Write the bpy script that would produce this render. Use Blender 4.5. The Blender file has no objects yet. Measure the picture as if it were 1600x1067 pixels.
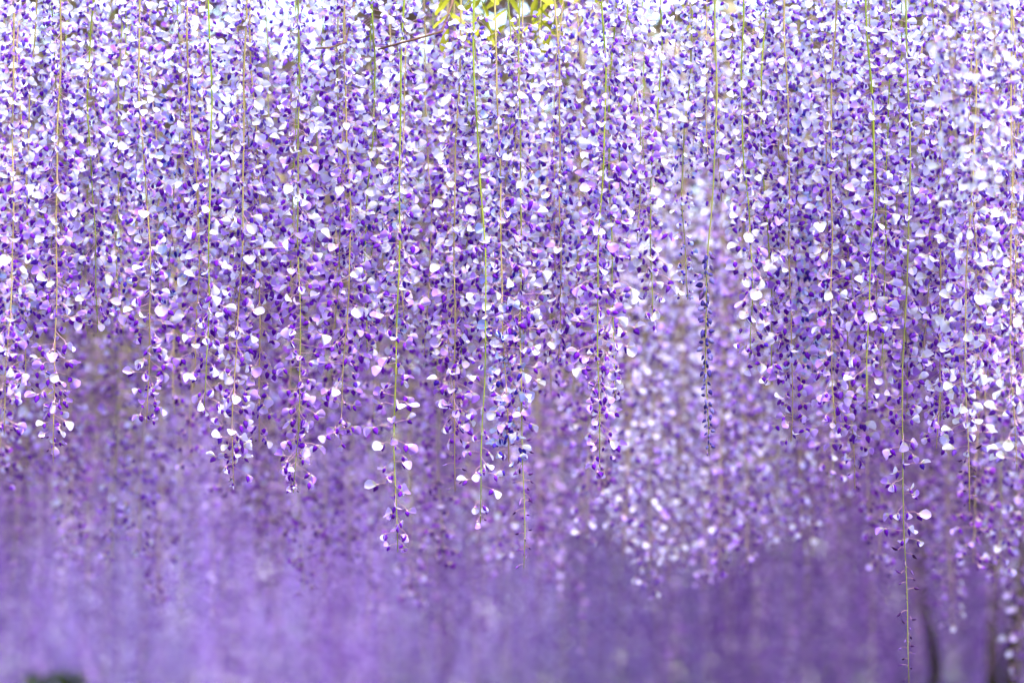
import bpy, math, random
import numpy as np

R = random.Random(7)
RN = np.random.RandomState(7)
PI = math.pi
sc = bpy.context.scene
COL = sc.collection

# ------------------------------------------------------------------ camera, sky, sun, exposure
CAM_Y, CAM_Z, FPX = -6.0, 1.2, 6000.0          # 135 mm on 36 mm: 6000 px across a 1600 px frame
PITCH = math.atan(567.0 / FPX)
cam_d = bpy.data.cameras.new('camera')
cam = bpy.data.objects.new('camera', cam_d)
COL.objects.link(cam)
sc.camera = cam
cam.location = (0, CAM_Y, CAM_Z)
cam.rotation_euler = (PI / 2 + PITCH, 0, 0)
cam_d.lens = 135
cam_d.sensor_width = 36
cam_d.clip_start = 0.05
cam_d.clip_end = 500
cam_d.dof.use_dof = True
cam_d.dof.focus_distance = 6.03
cam_d.dof.aperture_fstop = 3.4
cam_d.dof.aperture_blades = 0

SUN_EL, SUN_AZ = math.radians(60), math.radians(152)     # azimuth from +Y (away from the camera) towards +X
w = bpy.data.worlds.new('World')
sc.world = w
w.use_nodes = True
nt = w.node_tree
for n in list(nt.nodes):
    nt.nodes.remove(n)
sky = nt.nodes.new('ShaderNodeTexSky')
sky.sky_type = 'NISHITA'
sky.sun_disc = False
sky.sun_elevation = SUN_EL
sky.sun_rotation = SUN_AZ
sky.air_density = 1.0
sky.dust_density = 1.0
bg = nt.nodes.new('ShaderNodeBackground')
bg.inputs['Strength'].default_value = 0.15
wo = nt.nodes.new('ShaderNodeOutputWorld')
nt.links.new(sky.outputs[0], bg.inputs[0])
nt.links.new(bg.outputs[0], wo.inputs[0])

sun_d = bpy.data.lights.new('sun', 'SUN')
sun_d.energy = 1.5
sun_d.angle = math.radians(14)
sun_d.color = (1.0, 0.98, 0.95)
sun = bpy.data.objects.new('sun', sun_d)
COL.objects.link(sun)
sun.location = (0, 0, 12)
# lamp shines along its local -Z; sun stands at (sin az, cos az) behind the flowers
sun.rotation_euler = (-(PI / 2 - SUN_EL), 0, -SUN_AZ)

sc.view_settings.view_transform = 'Standard'
sc.view_settings.look = 'None'
sc.view_settings.gamma = 1
sc.view_settings.use_curve_mapping = False
sc.view_settings.exposure = 2.85
sc.render.engine = 'CYCLES'
cy = sc.cycles
cy.max_bounces = 12
cy.diffuse_bounces = 6
cy.glossy_bounces = 2
cy.transmission_bounces = 10
cy.transparent_max_bounces = 4
cy.caustics_reflective = False
cy.caustics_refractive = False
cy.sample_clamp_indirect = 6
cy.use_denoising = True
cy.denoiser = 'OPENIMAGEDENOISE'
cy.denoising_input_passes = 'RGB_ALBEDO_NORMAL'


def at(px, py, Y):
    """World point on the vertical plane at depth Y seen at a pixel of the 1600 x 1067 photograph."""
    u, v = (px - 800.0) / FPX, (533.5 - py) / FPX
    t = (Y - CAM_Y) / (math.cos(PITCH) - v * math.sin(PITCH))
    return (t * u, Y, CAM_Z + t * (math.sin(PITCH) + v * math.cos(PITCH)))


# ------------------------------------------------------------------ materials
def new_mat(name):
    m = bpy.data.materials.new(name)
    m.use_nodes = True
    t = m.node_tree
    for n in list(t.nodes):
        t.nodes.remove(n)
    out = t.nodes.new('ShaderNodeOutputMaterial')
    return m, t, out


def ramp(t, stops):
    r = t.nodes.new('ShaderNodeValToRGB')
    e = r.color_ramp.elements
    while len(e) > 1:
        e.remove(e[-1])
    e[0].position = stops[0][0]
    e[0].color = (*stops[0][1], 1)
    for p, c in stops[1:]:
        x = e.new(p)
        x.color = (*c, 1)
    return r


def petal_mat(name, stops, trans=0.45, rough=0.6, base=None, veins=0.12):
    """Soft translucent petal: hue differs from flower to flower, faint veins and a darker base."""
    m, t, out = new_mat(name)
    L = t.links.new
    oi = t.nodes.new('ShaderNodeObjectInfo')
    ge = t.nodes.new('ShaderNodeNewGeometry')
    ad = t.nodes.new('ShaderNodeMath'); ad.operation = 'ADD'
    L(oi.outputs['Random'], ad.inputs[0]); L(ge.outputs['Random Per Island'], ad.inputs[1])
    fr = t.nodes.new('ShaderNodeMath'); fr.operation = 'FRACT'
    L(ad.outputs[0], fr.inputs[0])
    r = ramp(t, stops)
    L(fr.outputs[0], r.inputs[0])
    col = r.outputs[0]
    if base is not None:
        at_ = t.nodes.new('ShaderNodeAttribute'); at_.attribute_name = 'along'
        mx = t.nodes.new('ShaderNodeMix'); mx.data_type = 'RGBA'
        rr = ramp(t, [(0.0, (0.75,) * 3), (0.35, (0.12,) * 3), (0.8, (0.0,) * 3), (1.0, (0.22,) * 3)])
        L(at_.outputs['Fac'], rr.inputs[0])
        L(rr.outputs[0], mx.inputs['Factor'])
        L(col, mx.inputs['A']); mx.inputs['B'].default_value = (*base, 1)
        col = mx.outputs['Result']
        ey = t.nodes.new('ShaderNodeMix'); ey.data_type = 'RGBA'
        er = ramp(t, [(0.0, (0.0,) * 3), (0.10, (0.7,) * 3), (0.24, (0.55,) * 3), (0.36, (0.0,) * 3)])
        L(at_.outputs['Fac'], er.inputs[0]); L(er.outputs[0], ey.inputs['Factor'])
        L(col, ey.inputs['A']); ey.inputs['B'].default_value = (0.66, 0.66, 0.30, 1)
        col = ey.outputs['Result']
    tc = t.nodes.new('ShaderNodeTexCoord')
    no = t.nodes.new('ShaderNodeTexNoise')
    no.inputs['Scale'].default_value = 260
    no.inputs['Detail'].default_value = 2
    L(tc.outputs['Object'], no.inputs['Vector'])
    hs = t.nodes.new('ShaderNodeHueSaturation')
    mr = t.nodes.new('ShaderNodeMapRange')
    mr.inputs['To Min'].default_value = 1 - veins
    mr.inputs['To Max'].default_value = 1 + veins
    L(no.outputs['Fac'], mr.inputs['Value'])
    L(mr.outputs[0], hs.inputs['Value'])
    L(col, hs.inputs['Color'])
    p = t.nodes.new('ShaderNodeBsdfPrincipled')
    p.inputs['Roughness'].default_value = rough
    p.inputs['Specular IOR Level'].default_value = 0.08
    tr = t.nodes.new('ShaderNodeBsdfTranslucent')
    L(hs.outputs[0], p.inputs['Base Color']); L(hs.outputs[0], tr.inputs['Color'])
    ms = t.nodes.new('ShaderNodeMixShader')
    ms.inputs[0].default_value = trans
    L(p.outputs[0], ms.inputs[1]); L(tr.outputs[0], ms.inputs[2])
    L(ms.outputs[0], out.inputs[0])
    return m


def plain_mat(name, c1, c2, scale=40, rough=0.7, trans=0.0, stretch=(1, 1, 1), bump=0.0):
    m, t, out = new_mat(name)
    L = t.links.new
    tc = t.nodes.new('ShaderNodeTexCoord')
    mp = t.nodes.new('ShaderNodeMapping')
    mp.inputs['Scale'].default_value = stretch
    no = t.nodes.new('ShaderNodeTexNoise')
    no.inputs['Scale'].default_value = scale
    no.inputs['Detail'].default_value = 5
    L(tc.outputs['Object'], mp.inputs[0]); L(mp.outputs[0], no.inputs['Vector'])
    r = ramp(t, [(0.3, c1), (0.7, c2)])
    L(no.outputs['Fac'], r.inputs[0])
    p = t.nodes.new('ShaderNodeBsdfPrincipled')
    p.inputs['Roughness'].default_value = rough
    p.inputs['Specular IOR Level'].default_value = 0.15
    L(r.outputs[0], p.inputs['Base Color'])
    if bump:
        b = t.nodes.new('ShaderNodeBump')
        b.inputs['Strength'].default_value = bump
        b.inputs['Distance'].default_value = 0.01
        L(no.outputs['Fac'], b.inputs['Height']); L(b.outputs[0], p.inputs['Normal'])
    if trans:
        tr = t.nodes.new('ShaderNodeBsdfTranslucent')
        L(r.outputs[0], tr.inputs['Color'])
        ms = t.nodes.new('ShaderNodeMixShader')
        ms.inputs[0].default_value = trans
        L(p.outputs[0], ms.inputs[1]); L(tr.outputs[0], ms.inputs[2])
        L(ms.outputs[0], out.inputs[0])
    else:
        L(p.outputs[0], out.inputs[0])
    return m


BANNER = {
    'lilac': petal_mat('lilac_banner', [(0, (0.41, 0.19, 0.80)), (0.3, (0.52, 0.32, 0.88)), (0.55, (0.61, 0.47, 0.93)),
                                        (0.8, (0.46, 0.24, 0.82)), (1, (0.36, 0.14, 0.75))], base=(0.46, 0.28, 0.62), trans=.38),
    'violet': petal_mat('shaded_violet_banner', [(0, (0.34, 0.08, 0.58)), (0.35, (0.44, 0.17, 0.71)), (0.6, (0.57, 0.38, 0.91)),  # deeper petals for rows behind, their shade put into the colour
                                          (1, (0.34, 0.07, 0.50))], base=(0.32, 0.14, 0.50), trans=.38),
    'pale': petal_mat('pale_banner', [(0, (0.58, 0.50, 0.93)), (0.5, (0.76, 0.72, 0.95)), (1, (0.50, 0.40, 0.91))],
                      base=(0.70, 0.54, 0.70), trans=.38),
    'purple': petal_mat('shaded_purple_banner', [(0, (0.20, 0.04, 0.42)), (0.35, (0.30, 0.09, 0.57)), (0.62, (0.50, 0.34, 0.84)), (0.8, (0.28, 0.08, 0.52)),  # darkest petals for middle rows, shadow between the rows painted in
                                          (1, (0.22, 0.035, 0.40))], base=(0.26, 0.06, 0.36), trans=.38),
    'white': petal_mat('toplit_banner', [(0, (0.76, 0.74, 0.94)), (0.6, (0.84, 0.83, 0.93)), (1, (0.68, 0.63, 0.93))],  # whitest petals, the overexposed light at the top painted into them
                       base=(0.74, 0.62, 0.74), trans=.38),
    'blue': petal_mat('blue_banner', [(0, (0.34, 0.42, 0.86)), (0.4, (0.50, 0.57, 0.90)), (0.7, (0.58, 0.56, 0.90)),
                                      (1, (0.30, 0.30, 0.80))], base=(0.38, 0.36, 0.76), trans=.38),
}
KEEL = {
    'lilac': petal_mat('violet_keel', [(0, (0.095, 0.004, 0.34)), (0.4, (0.15, 0.010, 0.44)), (0.75, (0.11, 0.005, 0.36)),
                                       (1, (0.16, 0.03, 0.42))], trans=0.15, rough=0.6),
    'violet': petal_mat('shaded_violet_keel', [(0, (0.055, 0.006, 0.24)), (0.5, (0.10, 0.012, 0.30)), (1, (0.12, 0.02, 0.30))],  # keel darkened with its banner for the shaded rows
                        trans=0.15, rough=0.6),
    'pale': petal_mat('soft_violet_keel', [(0, (0.10, 0.008, 0.34)), (0.5, (0.17, 0.025, 0.44)), (1, (0.06, 0.012, 0.36))],
                      trans=0.15, rough=0.6),
    'purple': petal_mat('shaded_plum_keel', [(0, (0.045, 0.004, 0.17)), (0.5, (0.09, 0.008, 0.24)), (1, (0.11, 0.012, 0.22))], trans=0.15, rough=0.6),  # darkest keel, shade of the middle rows included in the colour
    'white': petal_mat('toplit_keel', [(0, (0.12, 0.02, 0.42)), (0.4, (0.24, 0.08, 0.56)), (0.7, (0.10, 0.05, 0.46)), (1, (0.40, 0.24, 0.70))],  # keel lightened to match, top light included in the colour
                       trans=0.2, rough=0.6),
    'blue': petal_mat('indigo_keel', [(0, (0.025, 0.012, 0.26)), (0.5, (0.045, 0.03, 0.38)), (1, (0.07, 0.015, 0.36))],
                      trans=0.15, rough=0.6),
}
PEDICEL = plain_mat('pink_pedicel', (0.44, 0.20, 0.32), (0.56, 0.36, 0.40), 60, 0.6, 0.2)
BUD = petal_mat('dark_bud', [(0, (0.030, 0.006, 0.05)), (0.6, (0.06, 0.012, 0.10)), (0.8, (0.14, 0.03, 0.28)), (1, (0.30, 0.18, 0.50))], trans=0.1)
BLUE_BUD = petal_mat('indigo_bud', [(0, (0.025, 0.012, 0.12)), (0.5, (0.07, 0.045, 0.26)), (0.8, (0.20, 0.17, 0.46)), (1, (0.12, 0.05, 0.20))], trans=0.15)
STEM = {
    'green': plain_mat('green_stem', (0.22, 0.32, 0.02), (0.38, 0.42, 0.04), 30, 0.5, 0.15, (1, 1, .3)),
    'tan': plain_mat('tan_stem', (0.40, 0.29, 0.10), (0.50, 0.42, 0.15), 30, 0.5, 0.15, (1, 1, .3)),
    'olive': plain_mat('olive_stem', (0.22, 0.26, 0.05), (0.36, 0.34, 0.09), 30, 0.5, 0.15, (1, 1, .3)),
}
LEAF = plain_mat('young_leaf', (0.30, 0.34, 0.02), (0.50, 0.48, 0.04), 14, 0.5, 0.5)
BRONZE_LEAF = plain_mat('bronze_young_leaf', (0.17, 0.13, 0.07), (0.30, 0.24, 0.13), 9, 0.5, 0.15)
DEEP_LEAF = plain_mat('shrub_leaf', (0.05, 0.09, 0.02), (0.11, 0.15, 0.04), 4, 0.6, 0.3)
BARK = plain_mat('grey_brown_bark', (0.020, 0.014, 0.012), (0.05, 0.036, 0.03), 18, 0.9, 0, (1, 1, .2), 0.6)
TWIG = plain_mat('brown_twig', (0.09, 0.04, 0.025), (0.20, 0.11, 0.07), 60, 0.8)
WOOD = plain_mat('weathered_timber', (0.12, 0.085, 0.055), (0.22, 0.17, 0.12), 12, 0.8, 0, (6, .4, 6), 0.3)
SOIL = plain_mat('trodden_soil', (0.09, 0.065, 0.045), (0.15, 0.115, 0.08), 0.7, 0.95, 0, (1, 1, 1), 0.2)


# ------------------------------------------------------------------ mesh helpers
def mesh_np(name, verts, tris, mats, midx=None, along=None, smooth=True):
    me = bpy.data.meshes.new(name)
    verts = np.asarray(verts, dtype=np.float32)
    tris = np.asarray(tris, dtype=np.int32)
    me.vertices.add(len(verts))
    me.vertices.foreach_set('co', verts.ravel())
    me.loops.add(tris.size)
    me.loops.foreach_set('vertex_index', tris.ravel())
    me.polygons.add(len(tris))
    me.polygons.foreach_set('loop_start', np.arange(0, tris.size, 3, dtype=np.int32))
    for m in mats:
        me.materials.append(m)
    if midx is not None:
        me.polygons.foreach_set('material_index', np.asarray(midx, dtype=np.int32))
    me.polygons.foreach_set('use_smooth', np.full(len(tris), smooth, dtype=bool))
    if along is not None:
        a = me.attributes.new('along', 'FLOAT', 'POINT')
        a.data.foreach_set('value', np.asarray(along, dtype=np.float32))
    me.update(calc_edges=True)
    me.validate()
    return me


def quads(idx):
    """triangles of a grid of vertex indices"""
    t = []
    for i in range(len(idx) - 1):
        for j in range(len(idx[0]) - 1):
            a, b, c, d = idx[i][j], idx[i][j + 1], idx[i + 1][j + 1], idx[i + 1][j]
            t += [(a, b, c), (a, c, d)]
    return t


def tube(path, radii, sides=6, closed_ends=True):
    path = [np.array(p, float) for p in path]
    V, idx = [], []
    n = len(path)
    for i, p in enumerate(path):
        d = path[min(i + 1, n - 1)] - path[max(i - 1, 0)]
        d /= (np.linalg.norm(d) + 1e-9)
        ref = np.array([0, 1.0, 0]) if abs(d[1]) < 0.9 else np.array([1.0, 0, 0])
        a = np.cross(d, ref); a /= np.linalg.norm(a)
        b = np.cross(d, a)
        row = []
        for k in range(sides):
            th = 2 * PI * k / sides
            row.append(len(V)); V.append(p + radii[i] * (math.cos(th) * a + math.sin(th) * b))
        idx.append(row + [row[0]])
    T = quads(idx)
    if closed_ends:
        for row, p in ((idx[0], path[0]), (idx[-1], path[-1])):
            c = len(V); V.append(p)
            for k in range(sides):
                T.append((c, row[k], row[k + 1]))
    return V, T


def merge(parts):
    """parts: list of (V, T, material index)"""
    V, T, M = [], [], []
    for v, t, m in parts:
        o = len(V)
        V += list(v)
        T += [(a + o, b + o, c + o) for a, b, c in t]
        M += [m] * len(t)
    return V, T, M


def link(name, me, parent=None):
    o = bpy.data.objects.new(name, me)
    COL.objects.link(o)
    if parent is not None:
        o.parent = parent
    return o


def thing(name, label, cat, loc, group=None):
    o = bpy.data.objects.new(name, None)
    COL.objects.link(o)
    o.empty_display_size = 0.05
    o.location = loc
    o['label'] = label
    o['category'] = cat
    if group:
        o['group'] = group
    return o


# ------------------------------------------------------------------ petals
def dirs(theta):
    """unit vector in the X-Z plane at an angle above +X, and the one square to it"""
    d = np.array([math.cos(theta), 0, math.sin(theta)])
    n = np.array([-math.sin(theta), 0, math.cos(theta)])
    return d, n


def banner_geo(base, theta, L, W, cup, curl, rnd, rows=6, cols=5, roll=0.0):
    d, n = dirs(theta)
    y = np.array([0, 1.0, 0])
    cr, sr = math.cos(roll), math.sin(roll)
    y, n = cr * y + sr * n, cr * n - sr * y
    V, A, idx = [], [], []
    for i in range(rows):
        u = i / (rows - 1)
        hw = W * (0.13 + 0.87 * math.sin(PI * min(1, u * 0.90 + 0.04)) ** 0.62) * (0.62 + 0.38 * (1 - abs(u - .62)))
        if i == rows - 1:
            hw = W * 0.48
        row = []
        for j in range(cols):
            c = 2 * j / (cols - 1) - 1
            notch = (1 - abs(c)) * 0.05 * L if i == rows - 1 else 0
            p = (base + d * (u * L * (1 - 0.10 * c * c * u) - notch) + y * (hw * c)
                 + n * (cup * W * (c * c) * (0.35 + 0.65 * math.sin(PI * u)) + curl * L * (u ** 2 - 0.35 * u)
                        + rnd.uniform(-.03, .03) * L * u))
            row.append(len(V)); V.append(p); A.append(u)
        idx.append(row)
    return V, quads(idx), A


def keel_geo(base, theta, L, W, rows=6, sides=6, bend=0.25):
    d, n = dirs(theta)
    y = np.array([0, 1.0, 0])
    V, A, idx = [], [], []
    prof = [0.30, 0.82, 1.0, 0.90, 0.58, 0.12]
    for i in range(rows):
        u = i / (rows - 1)
        r = W * prof[i]
        c = base + d * (u * L) + n * (bend * L * (u * u - 0.3 * u))
        row = []
        for k in range(sides):
            th = 2 * PI * k / sides + PI / 6
            row.append(len(V))
            V.append(c + y * (0.62 * r * math.cos(th)) + n * (r * math.sin(th)))
            A.append(u)
        idx.append(row + [row[0]])
    T = quads(idx)
    c = len(V); V.append(base + d * L * 1.03 + n * (bend * L * 0.72)); A.append(1)
    for k in range(sides):
        T.append((c, idx[-1][k], idx[-1][k + 1]))
    return V, T, A


def pedicel_geo(L, up, drop, r=0.0005):
    P = [(0, 0, 0), (L * .4, 0, up * .7), (L * .8, 0, up), (L, 0, up - drop)]
    V, T = tube(P, [r * 1.3, r, r, r * 1.1], 4, False)
    e = np.array(P[-1]); d = np.array(P[-1]) - np.array(P[-2]); d /= np.linalg.norm(d)
    V2, T2 = tube([e - d * .0012, e + d * .0012, e + d * .0034], [0.0007, 0.0021, 0.0025], 6, False)
    V, T, M = merge([(V, T, 0), (V2, T2, 0)])
    return V, T, e + d * .0026


NVAR = 15
FLOWER_PARTS = {k: [] for k in BANNER}      # tint -> list of (calyx mesh, banner mesh, keel mesh)
FLOWER_WHOLE = {k: [] for k in BANNER}      # the same flower as one mesh
for v in range(NVAR):
    rr = random.Random(100 + v)
    PV, PT, tip = pedicel_geo(rr.uniform(.019, .032), rr.uniform(-.012, .006), rr.uniform(0, .004))
    th = math.radians(rr.uniform(-75, 14))
    bv, bt, ba = banner_geo(tip, th, rr.uniform(.0170, .0220), rr.uniform(.0086, .0108), rr.uniform(.4, 1.1),
                            rr.uniform(-.05, .35), rr, roll=rr.uniform(-1.15, 1.15))
    kth = math.radians(max(-140, math.degrees(th) - rr.uniform(50, 90)))
    if v >= 11:                              # half-open: the banner still wraps the keel
        th = kth + math.radians(rr.uniform(12, 40))
        bv, bt, ba = banner_geo(tip, th, rr.uniform(.0115, .0145), rr.uniform(.0055, .0075), rr.uniform(.8, 1.3),
                                rr.uniform(-.1, .2), rr, roll=rr.uniform(-.9, .9))
    kv, kt, ka = keel_geo(tip, kth, rr.uniform(.0110, .0138), rr.uniform(.0041, .0051))
    for tint in BANNER:
        FLOWER_PARTS[tint].append((mesh_np('calyx', PV, PT, [PEDICEL], along=[0] * len(PV)),
                                   mesh_np('banner_petal', bv, bt, [BANNER[tint]], along=ba),
                                   mesh_np('keel_petal', kv, kt, [KEEL[tint]], along=ka)))
        V, T, M = merge([(PV, PT, 0), (bv, bt, 1), (kv, kt, 2)])
        FLOWER_WHOLE[tint].append(mesh_np('flower', V, T, [PEDICEL, BANNER[tint], KEEL[tint]], M,
                                          [0] * len(PV) + ba + ka))

BUDS = {'dark': [], 'indigo': []}
for v in range(5):
    rr = random.Random(300 + v)
    L = rr.uniform(.010, .019)
    PV, PT = tube([(0, 0, 0), (L * .5, 0, rr.uniform(-.002, .003)), (L, 0, rr.uniform(-.004, .002))],
                  [.0007, .0005, .0006], 4, False)
    e = np.array(PV[-1]); e[1] = 0
    kv, kt, ka = keel_geo(e, math.radians(rr.uniform(-80, 5)), rr.uniform(.008, .012), rr.uniform(.0017, .0024), bend=.35)
    V, T, M = merge([(PV, PT, 0), (kv, kt, 1)])
    BUDS['dark'].append(mesh_np('bud', V, T, [PEDICEL, BUD], M))
    L = rr.uniform(.004, .009)
    PV, PT = tube([(0, 0, 0), (L, 0, 0)], [.0007, .0006], 4, False)
    kv, kt, ka = keel_geo(np.array([L, 0, 0]), math.radians(rr.uniform(-95, -40)), rr.uniform(.010, .013), rr.uniform(.0034, .0044), bend=.3)
    V, T, M = merge([(PV, PT, 0), (kv, kt, 1)])
    BUDS['indigo'].append(mesh_np('bud', V, T, [PEDICEL, BLUE_BUD], M))

# a light flower for the racemes far out of focus (pale folded banner + dark keel)
def simple_flower(rr, rows=3):
    L = rr.uniform(.020, .028); z = rr.uniform(-.006, .004)
    tip = np.array([L, 0, z])
    th = math.radians(rr.uniform(-70, 15))
    bv, bt, ba = banner_geo(tip, th, .019, .0092, rr.uniform(.2, .6), .15, rr, rows=rows, cols=3)
    kth = th - math.radians(rr.uniform(55, 90))
    d, n = dirs(kth)
    kv = [tip, tip + d * .006 + n * .0045, tip + d * .006 + np.array([0, .003, 0]), tip + d * .006 - n * .0045,
          tip + d * .006 - np.array([0, .003, 0]), tip + d * .0125]
    kt = [(0, 1, 2), (0, 2, 3), (0, 3, 4), (0, 4, 1), (5, 2, 1), (5, 3, 2), (5, 4, 3), (5, 1, 4)]
    if rows == 2:
        kv = [tip + d * .002 + np.array([0, .004, 0]), tip + d * .002 - np.array([0, .004, 0]), tip + d * .007 + n * .006, tip + d * .013]
        kt = [(0, 1, 2), (0, 3, 1), (1, 3, 2), (2, 3, 0)]
        ba = list(ba)[:len(bv)]
    V, T, M = merge([(bv, bt, 1), (kv, kt, 2)])
    return np.array(V), np.array(T), np.array(M), np.array(list(ba) + [0.5] * len(kv))


SIMPLE = [simple_flower(random.Random(500 + i)) for i in range(6)]
FARTHEST = [simple_flower(random.Random(600 + i), 2) for i in range(6)]


def joined_flowers(name, pos, az, tilt, scale, tint, tmpl=None):
    """thousands of light flowers as one mesh"""
    VV, TT, MM, AA = [], [], [], []
    off = 0
    which = RN.randint(0, 6, len(pos))
    for k, (V, T, M, A) in enumerate(tmpl or SIMPLE):
        s = np.where(which == k)[0]
        if not len(s):
            continue
        ca, sa, ct, st = np.cos(az[s]), np.sin(az[s]), np.cos(tilt[s]), np.sin(tilt[s])
        X = V[None, :, :] * scale[s][:, None, None]
        x = X[:, :, 0] * ct[:, None] + X[:, :, 2] * st[:, None]
        z = -X[:, :, 0] * st[:, None] + X[:, :, 2] * ct[:, None]
        y = X[:, :, 1]
        out = np.stack([x * ca[:, None] - y * sa[:, None], x * sa[:, None] + y * ca[:, None], z], -1) + pos[s][:, None, :]
        n = len(V)
        tri = T[None] + (off + np.arange(len(s)) * n)[:, None, None]
        VV.append(out.reshape(-1, 3)); TT.append(tri.reshape(-1, 3))
        MM.append(np.tile(M, len(s))); AA.append(np.tile(A, len(s)))
        off += n * len(s)
    return mesh_np(name, np.concatenate(VV), np.concatenate(TT), [PEDICEL, BANNER[tint], KEEL[tint]],
                   np.concatenate(MM), np.concatenate(AA))


# ------------------------------------------------------------------ the setting
ZC = 2.56                                              # underside of the vine canopy
g = mesh_np('ground', [(-120, -60, 0), (120, -60, 0), (120, 220, 0), (-120, 220, 0)], [(0, 1, 2), (0, 2, 3)], [SOIL], smooth=False)
go = link('ground', g)
go['kind'] = 'structure'


def box(c, s):
    x, y, z = c; a, b, h = s[0] / 2, s[1] / 2, s[2] / 2
    V = [(x + i * a, y + j * b, z + k * h) for i in (-1, 1) for j in (-1, 1) for k in (-1, 1)]
    F = [(0, 1, 3, 2), (4, 6, 7, 5), (0, 4, 5, 1), (2, 3, 7, 6), (0, 2, 6, 4), (1, 5, 7, 3)]
    T = []
    for a_, b_, c_, d_ in F:
        T += [(a_, b_, c_), (a_, c_, d_)]
    return V, T


perg = thing('pergola', 'timber pergola overhead that carries the flowering vine', 'pergola', (0, 0, 0))
for yy in (-11.8, -8.2, -4.5, -0.55, 3.2, 7.2, 11.2, 15.2, 19.2, 23.2, 27.2):
    V, T = tube([(-6.5, yy, ZC + .62), (6.5, yy, ZC + .62)], [.03, .03], 8)
    link('beam', mesh_np('beam', V, T, [WOOD]), perg)
    for xx in (-6.0, 6.0):
        V, T = box((xx, yy, (ZC + .58) / 2), (.11, .11, ZC + .58))
        link('post', mesh_np('post', V, T, [WOOD], smooth=False), perg)
for k in range(17):
    xx = -6.4 + k * .8
    V, T = tube([(xx, -11.9, ZC + .665), (xx, 28, ZC + .665)], [.024, .024], 8)
    link('pole', mesh_np('pole', V, T, [WOOD]), perg)


def leaves_np(centres, size, droop=0.5):
    n = len(centres)
    az = RN.uniform(0, 2 * PI, n); ti = RN.uniform(-droop, droop * 2, n); s = size * RN.uniform(.7, 1.3, n)
    tmpl = np.array([(0, 0, 0), (.4, .26, .04), (.45, 0, -.03), (.4, -.26, .04), (1, 0, -.1)])
    tri = np.array([(0, 2, 1), (0, 3, 2), (1, 2, 4), (2, 3, 4)])
    X = tmpl[None] * s[:, None, None]
    ct, st, ca, sa = np.cos(ti)[:, None], np.sin(ti)[:, None], np.cos(az)[:, None], np.sin(az)[:, None]
    x = X[:, :, 0] * ct + X[:, :, 2] * st; z = -X[:, :, 0] * st + X[:, :, 2] * ct; y = X[:, :, 1]
    V = np.stack([x * ca - y * sa, x * sa + y * ca, z], -1) + centres[:, None, :]
    T = tri[None] + (np.arange(n) * 5)[:, None, None]
    return V.reshape(-1, 3), T.reshape(-1, 3)


N = 250000
cx = RN.uniform(-6.5, 6.5, N); cyy = -12 + 40.5 * RN.uniform(0, 1, N)  # unseen stretch behind the viewer added to block sky light
clump = np.sin(cx * 2.1 + 1.3 * np.sin(cyy * 1.3)) + np.sin(cyy * 1.7 + cx * .7)
keep = (clump + RN.uniform(-1.2, 1.2, N)) > np.where((cyy > .6) & (cyy < 2.9) & (abs(cx - .52) < .36), 2.4, np.where((cyy > 9) & (cx < .3 + .03 * (cyy - 9)), .8, np.interp(cyy, [-4.5, -1.4, -1.15, .45, .7, 30], [-.8, -.8, 2.6, 2.6, -1.2, -1.2])))  # openings and dense parts shaped to light front rows and shade the rest
cc = np.stack([cx, cyy, ZC + .05 + RN.uniform(0, .45, N)], -1)[keep]
V, T = leaves_np(cc, 0.12)
lc = link('leaf_canopy', mesh_np('leaf_canopy', V, T, [BRONZE_LEAF]))
lc['kind'] = 'stuff'
lc['label'] = 'young bronze-green wisteria leaves spread over the pergola above the flowers'

# vines: trunk up to the canopy, limbs over it
def vine(x, y, r, label, seed, group='old wisteria trunks'):
    rr = random.Random(seed)
    t = thing('wisteria_vine', label, 'vine', (x, y, 0), group)
    P = [(rr.uniform(-.05, .05) * (k > 0), rr.uniform(-.05, .05) * (k > 0), k * (ZC + .1) / 8) for k in range(9)]
    V, T = tube(P, [r * (1.5 if k == 0 else 1.05 - .04 * k) for k in range(9)], 10)
    link('trunk', mesh_np('trunk', V, T, [BARK]), t)
    for k in range(6):
        a = 2 * PI * k / 6 + rr.uniform(-.4, .4); L = rr.uniform(1.6, 3.2)
        Q = [P[-1]]
        for q in range(1, 9):
            Q.append((P[-1][0] + math.cos(a) * L * q / 8 + rr.uniform(-.06, .06),
                      P[-1][1] + math.sin(a) * L * q / 8 + rr.uniform(-.06, .06), ZC + .18 + rr.uniform(-.05, .08)))
        V, T = tube(Q, [r * .5 * (1 - .1 * q) for q in range(9)], 6)
        link('limb', mesh_np('limb', V, T, [BARK]), t)


for px, Y, r, lab in ((1455, 8.4, .024, 'slim dark trunk at lower right beside the bare-ended raceme'),
                      (1537, 8.4, .03, 'dark vertical trunk near the lower right corner'),
                      (1592, 8.5, .036, 'blackish trunk cut by the right edge of the view')):
    p = at(px, 1040, Y)
    vine(p[0], Y, r, lab, int(px))

# shrub and hedge behind the pergola
def shrub(px, py, Y, wd, label):
    top = at(px, py, Y)
    t = thing('shrub', label, 'shrub', (top[0], Y, 0))
    n = 2600
    u = RN.normal(0, 1, (n, 3)); u /= np.linalg.norm(u, axis=1)[:, None]
    rad = RN.uniform(.5, 1.0, n) ** .5
    c = u * rad[:, None] * np.array([wd, wd, top[2] / 2]) + np.array([0, 0, top[2] / 2])
    V, T = leaves_np(c, .09)
    link('foliage', mesh_np('foliage', V, T, [DEEP_LEAF]), t)
    for k in range(4):
        a = k * 1.6
        V, T = tube([(0.03 * math.cos(a), .03 * math.sin(a), 0), (.35 * wd * math.cos(a), .35 * wd * math.sin(a), top[2] * .75)], [.014, .005], 6)
        link('stem', mesh_np('stem', V, T, [BARK]), t)


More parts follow.
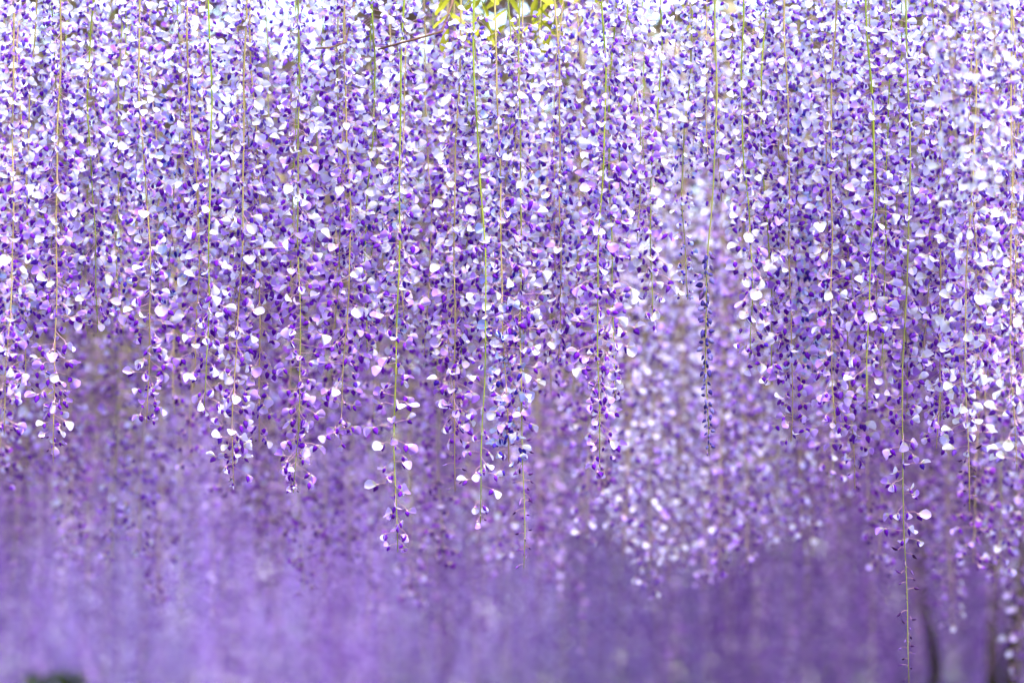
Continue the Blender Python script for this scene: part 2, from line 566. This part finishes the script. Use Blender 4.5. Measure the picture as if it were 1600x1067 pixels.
shrub(85, 1036, 9.5, .30, 'blurred green shrub showing at the bottom left corner')


hd = thing('hedge', 'tall dark hedge closing off the view behind everything', 'hedge', (0, 33.5, 0))
n = 34000
c = np.stack([RN.uniform(-9, 9, n), RN.uniform(-1.0, 1.0, n), RN.uniform(0, 5.6, n)], -1)
V, T = leaves_np(c, .34)
link('foliage', mesh_np('foliage', V, T, [DEEP_LEAF]), hd)
for k in range(12):
    V, T = tube([(-8 + k * 1.45, 0, 0), (-8 + k * 1.45 + R.uniform(-.2, .2), 0, 4.4)], [.06, .02], 6)
    link('stem', mesh_np('stem', V, T, [BARK]), hd)

# ------------------------------------------------------------------ racemes
class Path:
    """hanging stem from the canopy to its tip"""
    def __init__(self, top, tip, rnd, sway=.013, hook=0.0):
        self.a, self.b = np.array(top, float), np.array(tip, float)
        self.L = self.a[2] - self.b[2]
        self.ph = [rnd.uniform(0, 6.3) for _ in range(4)]
        self.w = sway; self.hook = hook

    def __call__(self, s):                      # s = metres below the top
        f = min(1, max(0, s / self.L))
        e = f * (1 - f) * 4
        p = self.a * (1 - f) + self.b * f
        p[0] += self.w * e * math.sin(3.1 * f + self.ph[0]) + .32 * self.w * e * math.sin(11 * f + self.ph[1]) + .07 * self.w * math.sin(37 * f + self.ph[3]) + self.hook * max(0, f - .9) * 10
        p[1] += self.w * e * math.sin(2.7 * f + self.ph[2])
        return p


def stem_mesh(path, col, r0=.0023, r1=.0007):
    n = 22
    P = [path(path.L * k / n) - path.a for k in range(n + 1)]
    rad = [r0 + (r1 - r0) * (k / n) ** 1.2 for k in range(n + 1)]
    V, T = tube(P, rad, 6)
    return mesh_np('stem', V, T, [STEM[col]])


def copy_child(src, parent, loc, rot, s):
    o = src.copy()
    o.parent = parent
    o.location = loc
    o.rotation_euler = rot
    o.scale = (s, s, s)
    COL.objects.link(o)
    return o


# one of each kind of flower and bud, copied for all the others
PROTO = {}


def add_flower(root, tint, v, loc, rot, s, detail):
    key = (tint, v, detail)
    if key not in PROTO:
        if detail:
            c, b, k = FLOWER_PARTS[tint][v]
            f = link('flower', c, root)
            PROTO[key] = (f, link('banner_petal', b, f), link('keel_petal', k, f))
        else:
            PROTO[key] = (link('flower', FLOWER_WHOLE[tint][v], root),)
        f = PROTO[key][0]
        f.location = loc; f.rotation_euler = rot; f.scale = (s, s, s)
        return
    P = PROTO[key]
    f = copy_child(P[0], root, loc, rot, s)
    for q in P[1:]:
        o = q.copy(); o.parent = f
        COL.objects.link(o)


def add_bud(root, kind, v, loc, rot, s):
    key = ('bud', kind, v)
    if key not in PROTO:
        o = link('bud', BUDS[kind][v], root)
        PROTO[key] = o
        o.location = loc; o.rotation_euler = rot; o.scale = (s, s, s)
        return
    copy_child(PROTO[key], root, loc, rot, s)


COUNT = {'racemes': 0, 'flowers': 0}


def raceme(pxt, pxb, pyb, Y, label, group, tint='lilac', stem='tan', start=-60, tail=10, step=.0043, detail=True,
           kind='flower', width=1.0, hook=0.0, seed=None, mixin=0.2, thick=.0018):
    """pxt, pxb: stem at the top and at the tip; pyb: tip; start: where the blossoms begin; tail: length that is still in bud (mm)"""
    rnd = random.Random(seed if seed is not None else int(pxt * 31 + pyb * 7 + Y * 1000))
    tx = at(pxt, 0, Y)
    tip = at(pxb, pyb, Y + rnd.uniform(-.02, .02))
    top = np.array([tx[0], Y, ZC + rnd.uniform(.03, .10)])
    path = Path(top, tip, rnd, hook=hook)
    root = thing('wisteria_raceme', label, 'flower cluster', tuple(top), group)
    st = link('stem', stem_mesh(path, stem, thick), root)
    s = top[2] - at(pxt, start, Y)[2]
    s_top = s
    az = rnd.uniform(0, 6.28)
    other = {'lilac': 'pale', 'pale': 'lilac', 'blue': 'lilac', 'violet': 'pale', 'purple': 'lilac', 'white': 'pale'}[tint]
    n = 0
    while s < path.L - .004:
        left = path.L - s
        s_in = s - s_top
        loc = path(s) - path.a
        taper = min(1.06, .80 + left / .3) * width * (.74 + .26 * min(1, s_in / .4))
        if left < tail / 1000 or kind == 'bud':
            bk = 'indigo' if kind == 'bud' else 'dark'
            add_bud(root, bk, rnd.randrange(5), loc, (rnd.uniform(-.3, .3), rnd.uniform(-.5, .5), az), rnd.uniform(.7, 1.2) * (.55 + .45 * min(1, left / .16)))
            s += (.0042 if kind == 'bud' else .0080) * rnd.uniform(.7, 1.3)
        else:
            tt = other if rnd.random() < mixin else tint
            if tint not in ('violet', 'purple') and rnd.random() < .95 - 1.5 * s_in:      # highest blossoms whitest: bright light from above put into the petal colour
                tt = 'white'
            add_flower(root, tt, rnd.randrange(NVAR), loc, (rnd.uniform(-.6, .6), rnd.uniform(-.45, .55) if left > .2 else rnd.uniform(-.2, .85), az),
                       taper * rnd.uniform(.64, 1.0), detail)
            sparse = 1.0 + .12 * max(0, 1 - left / .22)
            s += step * sparse * (.82 + .18 * min(1, s_in / .4)) * rnd.uniform(.6, 1.4)
            n += 1
        az += 2.4 + rnd.uniform(-1.0, 1.0)
    COUNT['racemes'] += 1; COUNT['flowers'] += n
    return root


GS = 'sharp racemes hanging in the front rows'
# stem x at the top, stem x at the tip, tip y, depth, options, label
SHARP = [
    (76, 84, 722, .00, dict(stem='tan', tail=40), 'lilac raceme near the left edge ending in a tuft of small dark buds'),
    (228, 230, 660, -.02, dict(stem='tan', tail=8), 'lilac raceme at left whose tip ends in one sideways white petal above dark blur'),
    (292, 303, 606, .08, dict(stem='tan', tail=25), 'short raceme at left with a forked end of two bare stalks'),
    (326, 318, 640, -.05, dict(stem='green', tint='pale', start=60, step=.0085), 'pale raceme at left on a thick yellow-green stem bare near its top'),
    (379, 364, 756, -.02, dict(stem='tan', tint='pale', tail=6), 'white-topped raceme left of centre, with loose open blossoms at its long tip'),
    (400, 404, 690, .05, dict(stem='tan'), 'lilac raceme just right of the loose-tipped white-topped one, ending a little higher'),
    (472, 459, 770, -.01, dict(stem='olive', tail=6), 'raceme left of centre ending lowest of the left half in white and violet blossoms'),
    (535, 532, 686, .02, dict(stem='tan', tail=4), 'raceme left of centre ending in a drooping group of three pale petals'),
    (627, 622, 862, -.03, dict(stem='green', tail=10, step=.0080), 'long open-flowered raceme near centre with blossoms in spaced pairs along a green stem'),
    (705, 712, 768, .06, dict(stem='tan', tail=95, start=50), 'thin raceme near centre ending in dark hooked buds, left of the bright green stem'),
    (738, 750, 817, -.03, dict(stem='green', tail=6, start=30, tint='pale', step=.0085, width=.85), 'raceme at centre on a bright green stem, with pale wispy blossoms down to the tip'),
    (782, 796, 722, .03, dict(stem='tan', tint='blue', tail=4, start=50), 'blue-tinged raceme at centre, bluest at its blunt tip'),
    (826, 819, 888, .02, dict(stem='olive', tail=230, start=50), 'raceme right of centre with a long bare tail of tiny blackish buds'),
    (871, 872, 566, .05, dict(stem='tan', tint='pale', start=50), 'short pale raceme right of centre with a tan stem'),
    (926, 938, 730, .00, dict(stem='green', tail=4), 'raceme right of centre on a green stem, ending in a single white petal'),
    (964, 962, 628, .03, dict(stem='green', tint='pale'), 'pale raceme on a straight yellow-green stem, right of the one ending in a white petal'),
    (1076, 1075, 468, .10, dict(stem='olive', tint='blue', tail=5, width=.6), 'short dark raceme with an indigo tip hanging before the beige gap'),
    (1112, 1108, 712, .04, dict(stem='olive', kind='bud', start=390), 'narrow raceme of closed indigo buds, alone right of the beige gap'),
    (1170, 1172, 560, .06, dict(stem='green', tint='pale'), 'raceme with a thin green stem just right of the closed-bud raceme'),
    (1240, 1236, 690, .10, dict(stem='tan'), 'lilac raceme in the right half with a plain stem and soft-edged tip'),
    (1302, 1306, 672, .04, dict(stem='tan'), 'dense lilac raceme in the right half, left of the thick green stem'),
    (1352, 1354, 645, -.02, dict(stem='green', tint='pale', step=.0078), 'raceme in the right half on a green stem that turns tan lower down'),
    (1338, 1336, 765, .25, dict(stem='tan', tail=60), 'slightly blurred raceme in the right half with thin hooked buds at its tip'),
    (1408, 1421, 1072, .01, dict(stem='olive', tail=225, start=40, step=.0088), 'longest raceme, at right, its bare stalk of tiny buds reaching the bottom edge'),
    (1466, 1464, 700, .06, dict(stem='tan'), 'lilac raceme at right between the longest one and the bright white one'),
    (1521, 1516, 798, -.16, dict(stem='tan', tint='white', tail=95), 'bright white-petalled raceme at right with large round petals above a bare tip'),  # white tint, here and below, puts the glare at right into the petals
    (1560, 1585, 560, -.10, dict(stem='tan', tint='pale', tail=40), 'pale raceme at right with a bent bare tan stalk end'),
    (1586, 1590, 735, -.30, dict(stem='tan', tint='white'), 'out-of-focus white raceme cut by the right edge, nearest to the viewer'),
    (1492, 1490, 330, -.72, dict(stem='tan', tint='white', mixin=.1), 'large out-of-focus white raceme high at right, second from the right edge'),
    (1548, 1550, 290, -.80, dict(stem='tan', tint='white', mixin=.1), 'largest and brightest white raceme in the upper right corner, out of focus'),
    (8, 6, 680, -.28, dict(stem='tan'), 'soft lilac raceme cut by the left edge, a little out of focus'),
    (44, 42, 610, .05, dict(stem='tan'), 'lilac raceme between the left edge and the one tufted with dark buds'),
    (150, 152, 520, .12, dict(stem='green', tint='pale'), 'raceme at left with a pale green stem and large round end petals'),
    (188, 186, 500, .20, dict(stem='olive', tint='blue', width=.8), 'dark indigo raceme at left beside the large round petals'),
    (570, 574, 560, .10, dict(stem='green', tint='pale'), 'pale raceme between the three-petal tip and the spaced-out green-stemmed one'),
    (1022, 1020, 500, .12, dict(stem='green', tint='pale'), 'whitish raceme left of the beige gap with a pale green stem'),
    (1204, 1206, 600, .14, dict(stem='green', tint='pale'), 'whitish raceme on a green stem, second to the right of the closed-bud raceme'),
    (1600, 1602, 640, .05, dict(stem='tan'), 'sharp lilac raceme just inside the right edge behind the nearest one'),
]
for pxt, pxb, pyb, Y, opt, lab in SHARP:
    raceme(pxt, pxb, pyb, Y, lab, GS, **opt)

REFS = [(84, 'the raceme tufted with dark buds'), (230, 'the tip with one sideways petal'), (303, 'the forked bare stalks'),
        (326, 'the thick yellow-green stem'), (364, 'the white-topped loose tip'), (459, 'the lowest cluster of the left half'),
        (532, 'the three-petal tip'), (622, 'the spaced-out green-stemmed raceme'), (705, 'the dark hooked buds'),
        (745, 'the bright green stem'), (796, 'the blue-tipped raceme'), (822, 'the tail of blackish buds'),
        (938, 'the single white tip petal'), (1075, 'the beige gap'), (1110, 'the closed indigo buds'),
        (1353, 'the green-to-tan stem'), (1415, 'the longest raceme'), (1518, 'the bright white raceme'),
        (0, 'the left edge'), (1600, 'the right edge'), (1240, 'the plain-stemmed soft tip'), (1170, 'the thin-stemmed pale raceme'),
        (872, 'the short tan-stemmed raceme'), (152, 'the large round end petals')]
USED = set()


def auto_label(kind_words, px, py):
    cands = []
    for rx, rn in sorted(REFS, key=lambda r: abs(r[0] - px))[:7]:
        dx = px - rx
        where = 'straight behind' if abs(dx) < 9 else ('just ' if abs(dx) < 28 else '') + ('left of' if dx < 0 else 'right of')
        if rn.endswith('edge'):
            where = 'cut by' if abs(dx) < 9 or not 0 < px < 1600 else 'near'
        cands.append(f'{kind_words}, {where} {rn}')
    tip = 'ending high' if py < 480 else 'ending midway' if py < 720 else 'ending low' if py < 960 else 'reaching the bottom'
    for c in cands[:2] + [cands[0] + ', ' + tip, cands[1] + ', ' + tip] + cands[2:4] + [c + ', ' + tip for c in cands[2:4]]:
        if c not in USED and len(c.replace('-', ' ').split()) <= 16:
            USED.add(c)
            return c
    return cands[0] + ', ' + tip


# racemes that fill in between the named ones, from the same rows down to the envelope of tips seen in the photograph
ENV = [(0, 640), (130, 560), (180, 420), (260, 540), (330, 600), (480, 620), (560, 520), (620, 620), (760, 660), (850, 560),
       (930, 560), (1010, 440), (1060, 340), (1120, 380), (1180, 470), (1260, 660), (1400, 690), (1500, 700), (1600, 660)]


def env(px):
    return float(np.interp(px, [e[0] for e in ENV], [e[1] for e in ENV]))


px = -15
while px < 1615:
    Y = R.uniform(.03, .42)
    py = env(px) - 55 - abs(R.gauss(0, 75)) + R.uniform(-10, 40)
    tint = R.choices(['lilac', 'pale', 'blue'], [5, 4, 2])[0]
    st = R.choice(['green', 'tan', 'tan', 'olive'])
    words = {'lilac': 'lilac', 'pale': 'pale', 'blue': 'bluish'}[tint] + ' raceme in the sharp rows'
    raceme(px, px + R.uniform(-8, 8), py, Y, auto_label(words, px, py), GS, tint=tint, stem=st, detail=True, thick=.0014, start=R.uniform(-20, 55) if 670 < px < 890 else -60)
    px += R.uniform(22, 36)

# second rows: soft, still single blossoms
GM = 'soft racemes in the rows behind the sharp ones'
ENV2 = [(0, 790), (60, 800), (200, 880), (245, 1050), (290, 870), (350, 840), (480, 880), (540, 890), (600, 860), (670, 960),
        (720, 890), (850, 850), (950, 860), (1010, 890), (1150, 870), (1250, 840), (1330, 810), (1430, 900), (1530, 1010), (1600, 1010)]
for k in range(84):
    px = -20 + 1640 * (k + R.uniform(.1, .9)) / 84
    Y = R.uniform(1.5, 2.6) if 950 < px < 1270 else R.uniform(.5, 2.5)
    gap = 1050 < px < 1096
    if gap:
        Y = R.uniform(2.2, 2.6)
    deep = min(1.0, max(0.0, (Y - .6) / .9))
    py = float(np.interp(px, [e[0] for e in ENV2], [e[1] for e in ENV2]))
    py = deep * py + (1 - deep) * (env(px) + 30) - abs(R.gauss(0, 60)) + R.uniform(10, 70)
    if py > 930:
        Y = R.uniform(1.9, 2.6)
    tint = R.choices(['purple', 'violet', 'lilac', 'pale'], [6, 2, 2, 1])[0]  # mostly dark tints, so the shade of these rows is in the colour
    if 950 < px < 1270:
        tint = 'pale' if gap else R.choice(['pale', 'lilac', 'lilac'])
    words = {'purple': 'purple', 'violet': 'violet', 'lilac': 'lilac', 'pale': 'pale'}[tint] + ' soft-focus raceme'
    raceme(px, px + R.uniform(-10, 10), py, Y, auto_label(words, px, py), GM, tint=tint, stem=R.choice(['tan', 'tan', 'olive']),
           detail=False, step=.0068, tail=R.choice([4, 10, 40]), start=R.uniform(0, 60) if 670 < px < 890 else -60 if Y < 1.6 else 60, thick=.0016)

# farther racemes: blossoms too blurred to tell apart, one mesh of blossoms under each stem
GF = 'blurred racemes farther back under the pergola'
def cloud(path, s0, step, rnd):
    P, A = [], []
    s, az = s0, rnd.uniform(0, 6.28)
    sc_ = []
    while s < path.L:
        P.append(path(s) - path.a); A.append(az)
        sc_.append(min(1.0, .5 + (path.L - s) / .3) * rnd.uniform(.85, 1.15))
        s += step * rnd.uniform(.6, 1.4) * (1 + .6 * max(0, 1 - (path.L - s) / .3)); az += 2.4 + rnd.uniform(-.6, .6)
    return np.array(P), np.array(A), np.array(sc_)


KINDS = []
for k in range(8):
    rnd = random.Random(700 + k)
    L = .92 + .08 * k
    path = Path((0, 0, L), (rnd.uniform(-.02, .02), rnd.uniform(-.02, .02), 0), rnd, .01)
    P, A, S = cloud(path, .12, .0078, rnd)
    tint = ['purple', 'violet', 'pale', 'purple', 'lilac', 'purple', 'purple', 'violet'][k]  # dark tints carry the shade under the canopy
    KINDS.append((L, stem_mesh(path, 'tan'), joined_flowers('blossoms', P, A, RN.uniform(-.4, .4, len(P)), S, tint), tint))

first = {}
made = 0
for k in range(136):
    Y = 2.5 + 6.1 * (k / 136) ** 1.45 + R.uniform(-.15, .15)
    half = (Y - CAM_Y) * 820 / FPX
    px_frac = ((k * 0.6180339887) % 1.0)
    x = (px_frac * 2 - 1) * half
    kk = R.choice([0, 1, 3, 3, 4]) if Y < 3.6 else R.choice([1, 3, 3, 4, 5, 6]) if Y < 5.5 else R.choice([3, 4, 5, 6, 7])
    if 940 < 800 + x / (Y - CAM_Y) * FPX < 1230 and Y < 4.2:
        kk = 2
    L, sm, bm, tint = KINDS[kk]
    z = ZC + R.uniform(.03, .10)
    zt = z - L
    pxc = 800 + x / (Y - CAM_Y) * FPX
    pyc = 1100 - (zt - CAM_Z) / (Y - CAM_Y) * FPX
    lab = auto_label(f'blurred {"pale" if tint == "pale" else "purple"} raceme far behind', pxc, pyc)
    root = thing('wisteria_raceme', lab, 'flower cluster', (x, Y, z), GF)
    root.rotation_euler = (0, 0, R.uniform(0, 6.28))
    if kk not in first:
        s_, b_ = link('stem', sm, root), link('blossoms', bm, root)
        b_['kind'] = 'stuff'
        first[kk] = (s_, b_)
    else:
        for q in first[kk]:
            o = q.copy(); o.parent = root; COL.objects.link(o)

# the mass of racemes that reads as one lavender haze at the back
MASS = {'lilac': [[], [], []], 'violet': [[], [], []], 'pale': [[], [], []], 'purple': [[], [], []]}


def add_mass(x, Y, L, top, seed, tint):
    z = ZC + .07
    rnd = random.Random(seed)
    path = Path((x, Y, z), (x + rnd.uniform(-.02, .02), Y, z - L), rnd, .012)
    P, A, S = cloud(path, top, .0125, rnd)
    for q, v in zip(MASS[tint], (P + path.a, A, S * 1.4)):
        q.append(v)


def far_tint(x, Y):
    c = math.sin(x * 3.1 + 2.0 * math.sin(Y * .7 + x)) + .8 * math.sin(x * 7.3 + Y * 1.9) + R.uniform(-.5, .5) + (-.45 if x > .3 else .25)  # sunlit patches and shaded streaks put into the tint, darker on the right
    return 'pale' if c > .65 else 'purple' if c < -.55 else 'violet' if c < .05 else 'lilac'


for k in range(1650):
    Y = 8.6 + 18.6 * R.random()
    half = (Y - CAM_Y) * 860 / FPX
    x = R.uniform(-half, half)
    if math.sin(x * 4.3 + 1.7 * math.sin(Y * .9)) + math.sin(x * 1.7 + Y * .8) < R.uniform(-2.0, .0):
        continue
    add_mass(x, Y, R.uniform(1.05, 1.75), .15, 5000 + k, far_tint(x, Y))
for k in range(260):                                   # the last rows close the view
    Y = R.uniform(24.5, 28)
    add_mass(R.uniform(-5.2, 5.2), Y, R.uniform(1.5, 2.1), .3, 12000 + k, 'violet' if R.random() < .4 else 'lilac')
for k in range(620):                                   # the same rows carried on unseen to both sides, added to block sky light
    Y = R.uniform(-5.5, 12)
    half = max(.75, (Y - CAM_Y) * 900 / FPX + .15)
    x = R.choice([-1, 1]) * (half + abs(R.gauss(0, 1.0)))
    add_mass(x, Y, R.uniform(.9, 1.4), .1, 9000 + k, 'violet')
for k in range(240):                                   # more unseen rows behind the viewer, added to cut the light from there
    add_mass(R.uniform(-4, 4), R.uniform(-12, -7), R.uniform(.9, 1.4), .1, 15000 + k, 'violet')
for tint, lab in (('lilac', 'pale lavender mass of hanging racemes far at the back, wholly out of focus'),
                  ('pale', 'palest lavender streaks of hanging racemes far at the back, mostly low on the left'),
                  ('purple', 'darkest purple streaks of hanging racemes far at the back, mostly low on the right'),
                  ('violet', 'deeper violet mass of hanging racemes far at the back, wholly out of focus, and unseen rows added around the view')):
    P_, A_, S_ = [np.concatenate(q) for q in MASS[tint]]
    fm = link('distant_racemes', joined_flowers('far_racemes', P_, A_, RN.uniform(-.4, .4, len(P_)), S_, tint, FARTHEST))
    fm['kind'] = 'stuff'
    fm['label'] = lab
    print(tint, 'far triangles', len(fm.data.polygons))

# ------------------------------------------------------------------ twig and young leaves near the top
def twig(pts, r, label):
    p0 = np.array(at(*pts[0]))
    t = thing('twig', label, 'twig', tuple(p0), 'brown twigs at the top')
    P = [np.array(at(*q)) - p0 for q in pts]
    V, T = tube(P, [r * (1 - .5 * i / (len(P) - 1)) for i in range(len(P))], 6)
    link('stalk', mesh_np('stalk', V, T, [TWIG]), t)
    return t


twig([(735, -110, .30), (705, 10, .16), (690, 50, -.04), (655, 60, -.09), (625, 68, -.08), (590, 78, -.07)], .0030,
     'brown twig at the top near centre, sloping down to the left')
twig([(560, -110, .30), (552, 20, .16), (540, 67, -.06), (515, 75, -.10), (493, 76, -.11)], .0026,
     'short reddish brown twig at the top, left of the longer twig')


def leaf_spray(px, py, Y, n, size, label, seed):
    rr = random.Random(seed)
    top = np.array(at(px, -120, Y)); end = np.array(at(px + rr.uniform(-15, 15), py, Y))
    t = thing('leaf_spray', label, 'leaf', tuple(top), 'young leaves at the top')
    V, T = tube([np.zeros(3), (end - top) * .5 + np.array([.01, 0, 0]), end - top], [.0016, .0013, .0008], 5)
    link('stalk', mesh_np('stalk', V, T, [STEM['green']]), t)
    for k in range(n):
        f = .55 + .45 * (k // 2) / max(1, (n - 1) // 2)
        sd = 1 if k % 2 else -1
        base = (end - top) * f
        L = size * rr.uniform(.8, 1.15)
        bv, bt, ba = banner_geo(np.zeros(3), -rr.uniform(.6, 1.3), L, L * .21, .3, .1, rr, roll=rr.uniform(-.7, .7))
        a = rr.uniform(-.5, .5) + (0 if sd > 0 else PI)
        ca, sa = math.cos(a), math.sin(a)
        V = [(v[0] * ca - v[1] * sa, v[0] * sa + v[1] * ca, v[2]) for v in bv]
        o = link('leaflet', mesh_np('leaflet', V, bt, [LEAF]), t)
        o.location = base


leaf_spray(712, 46, .30, 7, .045, 'yellow-green young leaves at the top, right of the longer brown twig', 1)
leaf_spray(832, 52, .34, 9, .042, 'yellow young leaves hanging at the top right of centre, left of a pair', 2)
leaf_spray(868, 52, .38, 7, .048, 'yellow young leaves at the top, the broad ones next to a pale stem', 3)
leaf_spray(745, 62, .42, 9, .046, 'yellow-green young leaves at the top between the twig and the hanging yellow cluster', 6)
leaf_spray(795, 40, .46, 7, .044, 'small yellow leaf cluster at the top edge directly above the blue-tipped raceme', 7)
leaf_spray(925, 16, .4, 5, .040, 'small green leaves touching the top edge right of centre', 4)
leaf_spray(1090, 24, .4, 5, .040, 'soft olive leaves at the top edge between centre and right', 5)
print('racemes', COUNT, 'objects', len(sc.objects))
